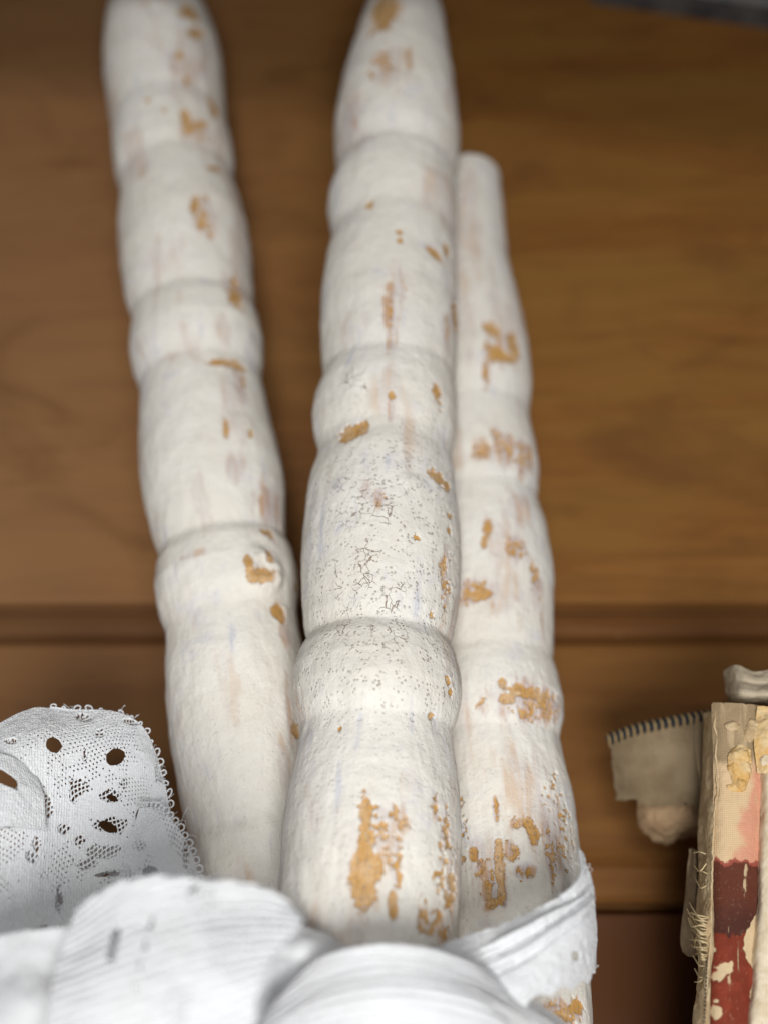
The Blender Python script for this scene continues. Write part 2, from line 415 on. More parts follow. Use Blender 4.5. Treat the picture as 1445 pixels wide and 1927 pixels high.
mid = [(-60, 724, 775), (-35, 708, 803), (0, 699, 819), (40, 683, 833), (100, 664, 842), (150, 648, 852), (200, 637, 859), (250, 630, 863), (300, 631, 862), (335, 637, 857), (350, 628, 857),
       (375, 619, 859), (400, 617, 860), (435, 623, 858), (455, 627, 855), (500, 615, 857), (560, 606, 861), (620, 603, 862), (680, 605, 859), (720, 609, 855), (735, 601, 856),
       (760, 591, 858), (790, 587, 858), (820, 590, 854), (850, 601, 847), (870, 598, 846), (900, 587, 852), (950, 577, 859), (1000, 571, 864), (1060, 567, 866), (1120, 568, 863),
       (1180, 573, 854), (1212, 579, 845), (1235, 564, 857), (1270, 553, 865), (1310, 550, 866), (1345, 554, 860), (1376, 566, 848), (1400, 562, 850), (1450, 550, 858),
       (1500, 540, 864), (1560, 532, 867), (1620, 527, 868), (1700, 525, 865), (1780, 533, 860), (1900, 545, 852), (2060, 552, 848)]
lef = [(-32, 262, 320), (-20, 240, 345), (0, 220, 366), (30, 206, 388), (60, 201, 402), (100, 199, 412), (150, 200, 420), (200, 207, 423), (240, 216, 425), (270, 215, 434), (300, 216, 440), (325, 220, 441), (347, 229, 436),
       (370, 229, 444), (400, 228, 455), (450, 228, 469), (500, 231, 475), (560, 241, 475), (595, 254, 478), (615, 250, 487), (655, 248, 497), (690, 254, 495), (722, 267, 488),
       (745, 267, 495), (800, 265, 510), (850, 266, 522), (900, 270, 532), (950, 278, 538), (1000, 290, 537), (1035, 303, 538), (1055, 297, 551), (1095, 293, 561), (1135, 299, 563),
       (1175, 315, 561), (1200, 316, 565), (1250, 313, 574), (1300, 315, 582), (1400, 325, 592), (1500, 345, 604), (1555, 360, 608), (1580, 357, 614), (1640, 366, 622), (1750, 378, 640), (1900, 398, 655), (2060, 415, 670)]
rig = [(311, 872, 918), (318, 848, 930), (330, 830, 937), (400, 812, 945), (450, 806, 949), (500, 802, 956), (550, 800, 969), (600, 800, 982), (650, 800, 992), (700, 800, 997), (750, 802, 997), (785, 804, 994),
       (830, 800, 1003), (880, 797, 1012), (925, 800, 1011), (945, 804, 1009), (1000, 802, 1027), (1050, 800, 1035), (1100, 800, 1040), (1200, 802, 1041), (1245, 806, 1039), (1280, 800, 1050),
       (1320, 797, 1058), (1360, 799, 1057), (1393, 806, 1048), (1450, 804, 1062), (1500, 804, 1074), (1560, 806, 1083), (1620, 808, 1089), (1700, 810, 1096), (1800, 815, 1105), (1900, 822, 1112), (2060, 832, 1118)]
mid_chips = [(722, 22, 24, 42, 's'), (726, 116, 24, 16, 'f', 30), (700, 140, 12, 7, 'f', 30), (771, 110, 7, 18, 'f'), (697, 384, 8, 9, 's'), (751, 452, 6, 6, 's'), (750, 435, 5, 4, 's'),
    (820, 478, 15, 9, 's', 20), (840, 470, 7, 12, 's'), (858, 598, 8, 32, 's'), (735, 600, 4, 30, 'f'), (737, 744, 7, 8, 's'), (820, 738, 9, 13, 's'), (828, 762, 4, 9, 'f'), (664, 813, 27, 16, 's'), (650, 822, 12, 8, 's'), (678, 805, 12, 12, 's'),
    (826, 900, 15, 11, 's'), (842, 916, 4, 11, 's', 20), (815, 884, 4, 4, 's'), (844, 968, 6, 10, 'f'), (845, 1000, 4, 9, 's'), (718, 932, 13, 10, 'p'), (840, 1065, 8, 26, 'f'), (842, 1095, 6, 30, 'f'), (783, 1012, 6, 5, 's'),
    (844, 1280, 4, 9, 's', -10), (848, 1303, 3, 8, 's'), (810, 1349, 6, 8, 's', 20), (813, 1156, 3, 5, 's'), (637, 1370, 4, 5, 's'),
    (688, 1532, 13, 36, 's'), (690, 1590, 17, 30, 's'), (686, 1650, 25, 52, 's'), (712, 1640, 10, 20, 's'), (735, 1545, 28, 26, 'f'), (720, 1585, 18, 30, 'f'), (746, 1630, 10, 48, 'f'), (740, 1700, 9, 24, 's'),
    (822, 1520, 9, 24, 'f'), (838, 1560, 9, 40, 'f'), (850, 1660, 8, 60, 'f'), (835, 1640, 18, 50, 'p'), (812, 1738, 22, 22, 'f'), (838, 1755, 10, 22, 'f'), (803, 1700, 12, 20, 'p')]
mid_thin = [(660, 225, 18, 55, .8), (682, 265, 22, 18, .7), (735, 595, 15, 62, 1.), (752, 545, 12, 40, .6), (840, 628, 9, 40, .7), (650, 620, 12, 40, .35), (734, 770, 8, 22, .8), (718, 935, 22, 18, .8), (688, 925, 12, 22, .6),
    (735, 130, 30, 40, .5), (845, 1240, 8, 90, .25), (690, 1600, 60, 90, .25), (735, 140, 24, 22, .5)]
rig_chips = [(924, 620, 14, 17, 's'), (918, 660, 8, 26, 'f'), (942, 668, 22, 14, 's'), (965, 652, 10, 24, 's'), (915, 700, 6, 24, 'f'), (972, 690, 6, 8, 'f'), (905, 850, 16, 13, 'f'), (952, 838, 26, 18, 'f'), (985, 862, 15, 28, 'f'), (935, 815, 12, 8, 'f'),
    (915, 992, 10, 14, 's'), (911, 1015, 6, 12, 's'), (970, 1030, 16, 20, 'f'), (892, 1100, 16, 10, 'f'), (904, 1118, 20, 12, 's'), (880, 1115, 12, 20, 'f'), (1010, 1090, 8, 24, 'f'), (1000, 1072, 5, 8, 's'),
    (945, 1285, 8, 10, 's'), (985, 1303, 34, 12, 's', 10), (955, 1316, 18, 9, 's'), (1020, 1325, 34, 28, 'f'), (990, 1345, 20, 14, 'f'), (897, 1290, 8, 8, 'f'), (908, 1322, 12, 6, 'f', -30),
    (888, 1608, 10, 12, 's'), (905, 1640, 12, 26, 'f'), (915, 1668, 13, 28, 'f'), (937, 1620, 9, 40, 's'), (944, 1680, 7, 18, 's'), (926, 1702, 18, 8, 's', -20), (930, 1525, 5, 22, 'f'), (1000, 1562, 11, 24, 's', -25), (972, 1550, 12, 10, 'f'),
    (1027, 1566, 9, 15, 'f'), (1037, 1620, 9, 38, 'f'), (985, 1640, 22, 12, 'f'), (965, 1600, 14, 14, 'f'), (1060, 1560, 20, 60, 'p'), (1045, 1500, 20, 40, 'p'), (1068, 1905, 38, 18, 'f'), (1085, 1895, 14, 12, 's'), (868, 1560, 8, 60, 'p')]
rig_thin = [(945, 655, 38, 34, .8), (950, 845, 52, 32, .8), (975, 960, 24, 40, .7), (970, 1030, 24, 36, .7), (990, 1315, 62, 42, 1.), (910, 1110, 28, 28, .8), (1010, 1095, 14, 40, .6), (940, 1040, 26, 60, .4), (1020, 1180, 5, 60, .5),
    (985, 1480, 50, 90, .45), (1040, 1570, 34, 90, .7), (920, 1640, 40, 70, .5), (870, 560, 20, 120, .35), (925, 520, 12, 40, .3), (960, 1110, 40, 60, .4)]
lef_chips = [(362, 22, 15, 13, 's'), (345, 26, 8, 6, 's'), (374, 62, 17, 8, 's', -40), (338, 100, 7, 9, 's'), (352, 153, 5, 6, 's'), (279, 188, 4, 4, 's'), (309, 206, 4, 4, 's'), (403, 204, 8, 17, 's'), (352, 226, 11, 18, 's'), (374, 233, 18, 7, 's', -25), (385, 258, 16, 12, 'p'),
    (408, 318, 15, 6, 's', -25), (366, 388, 8, 20, 's', 15), (382, 415, 7, 18, 's', 25), (397, 432, 10, 14, 'f'), (392, 374, 7, 5, 'f'), (446, 562, 14, 20, 's'), (443, 538, 5, 12, 's'), (430, 682, 32, 7, 's', -5), (452, 690, 13, 10, 's'), (459, 712, 6, 16, 'f'),
    (427, 803, 5, 20, 's', 5), (472, 817, 5, 7, 's'), (508, 1003, 11, 10, 's'), (465, 1056, 8, 12, 's'), (467, 1075, 6, 12, 's'), (488, 1086, 17, 14, 's'), (506, 1048, 7, 16, 's', 10), (524, 1150, 13, 14, 's'), (530, 1165, 6, 10, 's'), (558, 1374, 6, 15, 's'), (560, 1105, 6, 10, 's')]
lef_thin = [(350, 110, 24, 60, .5), (385, 100, 12, 60, .7), (375, 250, 28, 30, .6), (385, 405, 28, 40, .7), (447, 545, 18, 32, .9), (455, 730, 12, 46, .8), (445, 880, 20, 34, .7), (508, 960, 20, 55, 1.), (380, 950, 14, 60, .4), (320, 670, 24, 10, .4), (370, 1040, 30, 8, .5), (538, 1195, 10, 30, .7),
    (545, 1330, 10, 80, .6), (540, 1440, 14, 60, .45), (430, 1300, 20, 90, .25), (340, 480, 14, 50, .15)]
def pit_mid(px, py, s, u):
    return np.clip(sst(760, 900, py) * sst(1420, 1250, py) * (0.5 + 0.6 * sst(640, 800, px)) + 0.3 * sst(600, 760, py) + 0.12 * sst(1400, 1500, py), 0, 1)
def crack_mid(px, py, s, u):
    a = sst(880, 920, py) * sst(1260, 1180, py) * sst(620, 650, px) * sst(790, 735, px)
    b = 0.8 * sst(660, 700, py) * sst(800, 760, py) * sst(640, 660, px) * sst(700, 680, px)
    return np.clip(a + b, 0, 1)
def weak(px, py, s, u): return 0.22 * sst(900, 1200, py)
stick('painted_wooden_stick', mid, (0.0672, -0.115), mid_chips, mid_thin, 'thick middle stick on top of the bundle, with finely cracked and pitted white paint', res=(0.00026, 460), seed=3, pitf=pit_mid, crackf=crack_mid,
      knots=[(690, 1292, 52, 60, 0.00035), (668, 712, 34, 34, 0.0003), (770, 905, 26, 22, 0.0003)], tip=(0.004, 2))
stick('painted_wooden_stick', lef, (0.045, -0.075), lef_chips, lef_thin, 'long leaning white stick above the lace loop, with a raised knot showing ochre rings', res=(0.00033, 380), seed=11, pitf=weak, tip=(0.016, 2.2),
      knots=[(495, 1072, 44, 48, 0.0017), (495, 1072, 17, 18, -0.0009), (520, 1085, 12, 26, 0.0006), (455, 800, 30, 30, 0.0005), (540, 1330, 20, 40, 0.0003)])
stick('painted_wooden_stick', rig, (0.0415, -0.10), rig_chips, rig_thin, 'shortest white stick with a blunt tip and large rubbed tan patches, beside the old book', res=(0.0003, 400), seed=23, pitf=weak, tip=(0.005, 2.5), HALO=0.95)

# ------------------------------------------------------------------ lace bow
def catmull(P0, n):
    P0 = np.asarray(P0, float); k = len(P0)
    t = np.linspace(0, k - 1, n); i = np.clip(t.astype(int), 0, k - 2); f = (t - i).reshape((-1,) + (1,) * (P0.ndim - 1))
    g = lambda j: np.where(((j < 0)).reshape((-1,) + (1,) * (P0.ndim - 1)), 2 * P0[0] - P0[1], np.where((j > k - 1).reshape((-1,) + (1,) * (P0.ndim - 1)), 2 * P0[-1] - P0[-2], P0[np.clip(j, 0, k - 1)]))
    a, b, c, d = g(i - 1), g(i), g(i + 1), g(i + 2)
    return 0.5 * (2 * b + (c - a) * f + (2 * a - 5 * b + 4 * c - d) * f ** 2 + (3 * b - a - 3 * c + d) * f ** 3)
def patch(ctrl, nu, nv):
    c = np.array(ctrl, float)                         # rows x cols x (px, py, depth)
    c = P(c[..., 0], c[..., 1], c[..., 2])
    a = catmull(c, nu)                                # along rows
    return catmull(a.transpose(1, 0, 2), nv).transpose(1, 0, 2)
def gridmesh(name, G, mat, parent=None, keep=None, disp=None, rib=None, extra=None, thick=0.0003, uvscale=1.0):
    nu, nv = G.shape[:2]
    du = np.gradient(G, axis=0); dv = np.gradient(G, axis=1)
    nrm = np.cross(du, dv); nrm /= np.linalg.norm(nrm, axis=2)[..., None] + 1e-12
    flip = np.sign(((CAM - G) * nrm).sum(2).mean()); nrm *= flip
    if disp is not None: G = G + nrm * disp[..., None]
    su = np.cumsum(np.linalg.norm(du, axis=2).mean(1)); sv = np.cumsum(np.linalg.norm(dv, axis=2).mean(0))
    uv = np.stack(np.broadcast_arrays(su[:, None], sv[None, :], 0.0), -1).reshape(-1, 3) * uvscale
    f = grid_faces(nu, nv)
    if flip > 0: pass
    if keep is not None:
        kf = keep.ravel(); f = f[(kf[f].sum(1) >= 3)]
    at = {'suv': uv, 'rib': (rib if rib is not None else np.zeros((nu, nv))).ravel()}
    if extra: at.update({k: v.reshape(-1, v.shape[-1]) if v.ndim == 3 else v.ravel() for k, v in extra.items()})
    V = G.reshape(-1, 3)
    used = np.zeros(len(V), bool); used[f.ravel()] = True
    idx = np.cumsum(used) - 1; f = idx[f]; V = V[used]; at = {k: v[used] for k, v in at.items()}
    o = mesh_obj(name, V, f, mat, parent, attrs=at)
    if thick:
        s = o.modifiers.new('thickness', 'SOLIDIFY'); s.thickness = thick; s.offset = 0
    return o
def net(u, v, pitch=0.0008, w=0.00015, ang=0.5):
    a = u * math.cos(ang) + v * math.sin(ang); b = -u * math.sin(ang) + v * math.cos(ang)
    n1 = 0.00018 * np.sin(a * 900 + 3 * np.sin(b * 300)); n2 = 0.00018 * np.sin(b * 1100 + 2 * np.sin(a * 350))
    d = np.minimum(np.abs(((a + n2) / pitch) % 1 - 0.5), np.abs(((b + n1 + 0.5 * a) / pitch) % 1 - 0.5)) * pitch
    return d < w                                       # True where thread
def pinholes(U, V, gate, p=0.00078, rad=0.24, ang=0.35):
    a = U * math.cos(ang) + V * math.sin(ang) + 0.00022 * np.sin(V * 700) + 0.00035 * np.sin(V * 190 + 2 * np.sin(U * 150)); b = -U * math.sin(ang) + V * math.cos(ang) + 0.0002 * np.sin(U * 620 + 1)
    i = np.floor(a / p); fa = a / p - i; fb = (b / p + 0.5 * (i % 2)) % 1
    return ((fa - .5) ** 2 * 1.0 + (fb - .5) ** 2 * 2.2 < rad ** 2) & (gate > 0)
def metric(G):
    su = np.cumsum(np.linalg.norm(np.gradient(G, axis=0), axis=2).mean(1)); sv = np.cumsum(np.linalg.norm(np.gradient(G, axis=1), axis=2).mean(0))
    return np.broadcast_arrays(su[:, None], sv[None, :])
def tube(path, r, nseg=6):
    p = np.asarray(path, float); T = np.gradient(p, axis=0); T /= np.linalg.norm(T, axis=1)[:, None] + 1e-12
    ref = np.array([0.31, 0.2, 0.93]); X = np.cross(T, ref); X /= np.linalg.norm(X, axis=1)[:, None] + 1e-12; Y = np.cross(T, X)
    th = np.arange(nseg) / nseg * 2 * np.pi; r = np.broadcast_to(r, (len(p),))
    V = p[:, None, :] + (X[:, None, :] * np.cos(th)[None, :, None] + Y[:, None, :] * np.sin(th)[None, :, None]) * r[:, None, None]
    return V.reshape(-1, 3), grid_faces(len(p), nseg, True)
def tubes(name, paths, r, mat, parent=None, nseg=6):
    vs, fs, o = [], [], 0
    for p in paths:
        v, f = tube(p, r, nseg); vs.append(v); fs.append(f + o); o += len(v)
    v = np.vstack(vs)
    return mesh_obj(name, v, np.vstack(fs), mat, parent, attrs={'suv': v, 'rib': np.zeros(len(v))})

bow = empty('lace_bow', tuple(W(420, 1900, 0.03)), 'white lace ribbon tied in a bow around the near end of the stick bundle', 'ribbon')
def gauss(x, y, px, py, s): return np.exp(-(((px - x) ** 2 + (py - y) ** 2) / (2 * s * s)))

# loop behind, with petals, eyelets and net
def build_loop():
    c = [[(-90, 1445, .184), (-10, 1372, .190), (62, 1332, .196), (140, 1336, .199), (215, 1340, .199), (268, 1368, .197), (300, 1440, .193)],
         [(-90, 1500, .178), (-20, 1440, .183), (60, 1400, .188), (135, 1400, .192), (205, 1408, .193), (262, 1430, .192), (312, 1485, .190)],
         [(-90, 1590, .175), (-20, 1560, .179), (60, 1525, .184), (130, 1515, .188), (200, 1515, .190), (265, 1525, .190), (322, 1545, .188)],
         [(-90, 1690, .172), (-20, 1680, .175), (55, 1660, .179), (125, 1640, .184), (200, 1625, .186), (275, 1615, .187), (345, 1620, .186)],
         [(-90, 1800, .166), (-20, 1790, .169), (60, 1775, .172), (130, 1750, .176), (200, 1730, .179), (285, 1710, .181), (365, 1700, .181)],
         [(-90, 1990, .158), (-20, 1985, .160), (60, 1970, .162), (130, 1950, .164), (210, 1930, .166), (295, 1900, .168), (380, 1870, .170)]]
    G = patch(c, 620, 520); px, py, d = proj(G.reshape(-1, 3)); px = px.reshape(G.shape[:2]); py = py.reshape(px.shape)
    U, V = metric(G); Q = np.stack([U, V, U * 0], -1).reshape(-1, 3)
    n = fbm(Q * 260, 3, 4).reshape(U.shape); n2 = fbm(Q * 800, 2, 8).reshape(U.shape)
    keep = np.ones(U.shape, bool); thread = net(U, V)
    # open net between petals: centres in the ribbon's own pattern
    gaps = [(160, 1352, 22, 10), (190, 1380, 12, 10), (150, 1480, 20, 30), (205, 1500, 26, 12), (205, 1552, 44, 20), (165, 1625, 26, 12), (120, 1560, 14, 12), (70, 1590, 10, 16), (160, 1420, 8, 18), (140, 1490, 12, 26), (300, 1455, 12, 24), (85, 1520, 14, 26), (20, 1550, 30, 8),
            (255, 1360, 30, 8), (190, 1600, 34, 20), (225, 1640, 34, 10), (150, 1580, 10, 10), (112, 1690, 8, 30), (80, 1750, 24, 5), (235, 1475, 8, 12), (20, 1395, 20, 8), (60, 1610, 14, 14)]
    open_ = np.zeros(U.shape)
    for (x, y, rx, ry) in gaps:
        open_ = np.maximum(open_, 0.8 - np.sqrt(((px - x) / rx) ** 2 + ((py - y) / ry) ** 2) + 0.55 * n + 0.35 * n2)
    keep &= ~((open_ > 0) & ~thread)
    for (x, y, rx, ry, a) in [(102, 1402, 15, 13, -.5), (219, 1424, 19, 16, .2), (266, 1533, 10, 17, -.3), (12, 1466, 26, 13, -.5), (205, 1556, 18, 9, -.4), (212, 1502, 12, 6, -.5), (200, 1645, 26, 5, .1), (72, 1748, 20, 4, .3), (115, 1690, 4, 14, .3)]:
        du = (px - x) * math.cos(a) - (py - y) * math.sin(a); dv = (px - x) * math.sin(a) + (py - y) * math.cos(a)
        keep &= ~(((du / rx) ** 2 + (dv / ry) ** 2 + 0.55 * n + .35 * n2) < 1)
    gate = fbm(Q * 140, 3, 55).reshape(U.shape); keep &= ~pinholes(U, V, gate - .17 + .7 * n2)
    disp = 0.0009 * fbm(Q * 60, 3, 2).reshape(U.shape) + 0.00016 * n2 + 0.00022 * np.clip(-open_ * 2, -1, 0.5)
    disp = disp - 0.0003 * (open_ > 0)
    # small missing edges so the rim is not ruler-straight
    gridmesh('back_loop', G, M_LACE, bow, keep=keep, disp=disp, thick=0.00035)
    # picots: little thread loops along the free rim
    rim = np.vstack([G[0, 210:, :], G[:330, -1, :]])
    ds = np.concatenate([[0], np.cumsum(np.linalg.norm(np.diff(rim, axis=0), axis=1))])
    ps = []
    s = 0.0006
    k = 0
    while s < ds[-1] - 0.001:
        p = np.array([np.interp(s, ds, rim[:, j]) for j in range(3)]); q = np.array([np.interp(s + 0.0003, ds, rim[:, j]) for j in range(3)])
        tg = (q - p) / np.linalg.norm(q - p); cen = G[180, 300]; out = p - cen; out -= tg * (out @ tg); out /= np.linalg.norm(out)
        a = np.linspace(-0.9, 2 * np.pi - 2.2, 12); R = 0.00052 * (1 + 0.4 * rng.normal())
        R = max(0.0003, R); sk = rng.normal() * 0.35
        lp = p + out * (R * 0.7) + (np.cos(a)[:, None] * tg + (np.sin(a))[:, None] * (out + tg * sk)) * R * np.array([1, 1, 1]) + np.array([0, 0, 1]) * (rng.normal() * 0.0002)
        ps.append(lp); s += 0.0019 * (1 + 0.4 * rng.random()) * (2.2 if rng.random() < .12 else 1); k += 1
    # rim cord and stray fuzz
    ps.append(rim[::3])
    for _ in range(70):
        i = rng.integers(0, len(rim) - 30); a = rim[i]; b = a + rng.normal(size=3) * 0.0009; m = (a + b) / 2 + rng.normal(size=3) * 0.0009
        t = np.linspace(0, 1, 9)[:, None]; ps.append((1 - t) ** 2 * a + 2 * t * (1 - t) * m + t * t * b)
    big = [p for p in ps if len(p) != 9]; small = [p for p in ps if len(p) == 9]
    tubes('picot_edging', big, 0.00017, M_LACE, bow); tubes('frayed_thread', small, 0.000045, M_LACE, bow, 4)
build_loop()

def build_fold():
    # small gathered fold lying in front of the loop
    c = [[(262, 1520, .186), (290, 1518, .186), (318, 1535, .184), (350, 1582, .182), (372, 1640, .180), (380, 1700, .176)],
         [(240, 1590, .182), (270, 1585, .181), (300, 1600, .180), (330, 1640, .178), (350, 1700, .175), (365, 1760, .172)],
         [(215, 1680, .176), (250, 1680, .175), (280, 1700, .174), (305, 1740, .172), (330, 1790, .170), (350, 1840, .168)],
         [(160, 1790, .168), (200, 1800, .167), (240, 1820, .166), (270, 1850, .166), (300, 1880, .166), (330, 1910, .165)]]
    G = patch(c, 300, 240); px, py, d = proj(G.reshape(-1, 3)); px = px.reshape(G.shape[:2]); py = py.reshape(px.shape)
    U, V = metric(G); Q = np.stack([U, V, U * 0], -1).reshape(-1, 3); n = fbm(Q * 300, 3, 14).reshape(U.shape)
    keep = np.ones(U.shape, bool); th = net(U, V, ang=1.0)
    for (x, y, rx, ry) in [(350, 1610, 6, 28), (262, 1590, 14, 10), (352, 1660, 8, 14), (225, 1640, 24, 20)]:
        keep &= ~(((((px - x) / rx) ** 2 + ((py - y) / ry) ** 2 + .5 * n) < 1) & ~th)
    x, y = 284, 1642; keep &= ~((((px - x) / 15) ** 2 + ((py - y) / 12) ** 2) < 1)
    keep &= ~pinholes(U, V, fbm(Q * 150, 3, 16).reshape(U.shape) + .05)
    gridmesh('front_fold', G, M_LACE, bow, keep=keep, disp=0.0008 * fbm(Q * 80, 3, 6).reshape(U.shape), thick=0.00035)
    rim = np.vstack([G[0, :, :], G[:120, -1, :]]); ps = []; small = []
    for i in range(6, len(rim) - 8, 13):
        p = rim[i]; tg = rim[i + 2] - rim[i]; tg /= np.linalg.norm(tg) + 1e-9; out = p - G[150, 100]; out -= tg * (out @ tg); out /= np.linalg.norm(out)
        a = np.linspace(-0.9, 4.1, 12); R = 0.0005 * (1 + .4 * rng.random()); ps.append(p + out * R * .7 + (np.cos(a)[:, None] * tg + np.sin(a)[:, None] * out) * R)
    for _ in range(40):
        i = rng.integers(0, len(rim) - 3); a = rim[i]; b = a + rng.normal(size=3) * 0.0016; m = (a + b) / 2 + rng.normal(size=3) * 0.0009
        t = np.linspace(0, 1, 9)[:, None]; small.append((1 - t) ** 2 * a + 2 * t * (1 - t) * m + t * t * b)
    tubes('picot_edging', ps, 0.00016, M_LACE, bow); tubes('frayed_thread', small, 0.000045, M_LACE, bow, 4)
    c = [[(-110, 1600, .184), (0, 1610, .188), (90, 1600, .192), (180, 1590, .195), (270, 1590, .197)], [(-110, 1750, .176), (0, 1750, .180), (90, 1750, .184), (180, 1740, .188), (300, 1740, .190)], [(-110, 1990, .166), (0, 1990, .170), (90, 1990, .172), (180, 1980, .176), (330, 1960, .180)]]
    G = patch(c, 200, 200); U, V = metric(G); Q = np.stack([U, V, U * 0], -1).reshape(-1, 3); n = fbm(Q * 300, 3, 99).reshape(U.shape)
    gridmesh('backing_layer', G, M_LACE, bow, keep=~((n > .3) & ~net(U, V)), disp=0.0008 * fbm(Q * 90, 3, 98).reshape(U.shape), thick=0.0004)
    # dense selvedge with a slot at the left of the loop
    c = [[(-110, 1430, .180), (-40, 1418, .182), (20, 1424, .1845), (66, 1452, .1870)],
         [(-110, 1500, .176), (-40, 1480, .178), (30, 1480, .1815), (82, 1500, .1845)],
         [(-110, 1580, .172), (-40, 1560, .1745), (25, 1555, .178), (86, 1562, .1825)]]
    G = patch(c, 130, 220); px, py, d = proj(G.reshape(-1, 3)); px = px.reshape(G.shape[:2]); py = py.reshape(px.shape)
    U, V = metric(G); Q = np.stack([U, V, U * 0], -1).reshape(-1, 3); n = fbm(Q * 300, 3, 19).reshape(U.shape)
    du = (px - 10) + .0 * py; dv = (py - 1466) - 0.42 * (px - 10)
    keep = ~((np.abs(du) < 24) & (np.abs(dv) < 12 + 3 * n))
    gridmesh('selvedge', G, M_LACE, bow, keep=keep, disp=0.0003 * n, thick=0.0004)
build_fold()

def build_tail():
    # big out-of-focus tail nearest the camera
    c = [[(150, 1700, .148), (215, 1660, .147), (300, 1642, .146), (400, 1652, .145), (500, 1668, .144), (572, 1722, .143)],
         [(128, 1760, .145), (200, 1735, .144), (290, 1715, .143), (395, 1715, .142), (490, 1725, .141), (578, 1745, .140)],
         [(112, 1830, .142), (190, 1815, .139), (285, 1800, .138), (385, 1795, .1375), (465, 1798, .137), (520, 1800, .137)],
         [(95, 1900, .138), (175, 1895, .135), (275, 1890, .134), (370, 1885, .134), (440, 1882, .134), (492, 1875, .134)],
         [(60, 2050, .134), (160, 2050, .131), (265, 2050, .130), (360, 2050, .130), (430, 2045, .131), (470, 2040, .131)]]
    G = patch(c, 340, 340); px, py, d = proj(G.reshape(-1, 3)); px = px.reshape(G.shape[:2]); py = py.reshape(px.shape)
    U, V = metric(G); Q = np.stack([U, V, U * 0], -1).reshape(-1, 3); n = fbm(Q * 300, 3, 29).reshape(U.shape)
    keep = np.ones(U.shape, bool)
    du = (px - 217) + 0.2 * (py - 1780); dv = py - 1780
    keep &= ~((np.abs(du) < 7 + 2 * n) & (np.abs(dv) < 32))
    line = (px - 290) + 0.28 * (py - 1735)
    keep &= ~((np.abs(line + 6 * n) < 4) & (n + np.sin(py / 6.4) > 0.45) & (py > 1725) & (py < 1900))
    keep[:8] &= (fbm(Q * 900, 2, 3).reshape(U.shape)[:8] > -.1); keep[:, -9:] &= (fbm(Q * 900, 2, 3).reshape(U.shape)[:, -9:] > -.1)
    line = (px - 370) + 1.3 * (py - 1672); keep &= ~((np.abs(line + 4 * n) < 6) & (np.abs(py - 1674) < 8))
    edge = sst(0.0, 1.0, U * 0)
    rib = 0.0 * np.ones(U.shape)
    disp = 0.0008 * fbm(Q * 75, 4, 31).reshape(U.shape) + 0.00013 * np.sin((U + .25 * V) * 2 * np.pi / .0013 + 2.5 * fbm(Q * 60, 3, 35).reshape(U.shape)) + 0.00022 * fbm(Q * np.array([600, 90, 1]), 3, 36).reshape(U.shape)
    keep &= ~pinholes(U, V, fbm(Q * 110, 3, 57).reshape(U.shape) - .18)
    cc2 = np.linspace(0, 1, 340); keep &= np.linspace(0, 1, 340)[:, None] > .012 + .012 * np.abs(np.sin(cc2 * 38))[None, :] + .008 * n
    keep &= cc2[None, :] < .985 - .014 * np.abs(np.sin(cc2 * 31))[:, None] + .01 * n
    # wavy, not ruler-cut rim
    w = 0.0009 * np.sin(np.linspace(0, 1, 340) * 26) + 0.0006 * np.sin(np.linspace(0, 1, 340) * 61)
    gridmesh('front_tail', G, M_LACE, bow, keep=keep, disp=disp, rib=rib, thick=0.0004)
    # the strip folded under the tail's left rim
    c = [[(122, 1735, .158), (150, 1712, .158), (185, 1705, .158)], [(120, 1790, .154), (148, 1770, .154), (190, 1760, .155)], [(118, 1850, .150), (150, 1840, .150), (190, 1830, .152)]]
    # folds spilling to the lower left corner
    c = [[(-110, 1790, .1535), (-30, 1770, .1525), (40, 1752, .152), (110, 1745, .152), (185, 1740, .154)],
         [(-110, 1850, .150), (-30, 1835, .149), (40, 1825, .148), (110, 1830, .149), (180, 1825, .153)],
         [(-110, 1920, .146), (-30, 1910, .144), (40, 1900, .143), (110, 1905, .144), (180, 1900, .148)],
         [(-110, 2060, .142), (-30, 2060, .140), (40, 2050, .138), (110, 2050, .139), (180, 2050, .142)]]
    G = patch(c, 300, 320); U, V = metric(G); Q = np.stack([U, V, U * 0], -1).reshape(-1, 3)
    gridmesh('lower_fold', G, M_LACE, bow, disp=0.0013 * fbm(Q * 90, 3, 37).reshape(U.shape), thick=0.0004)
build_tail()

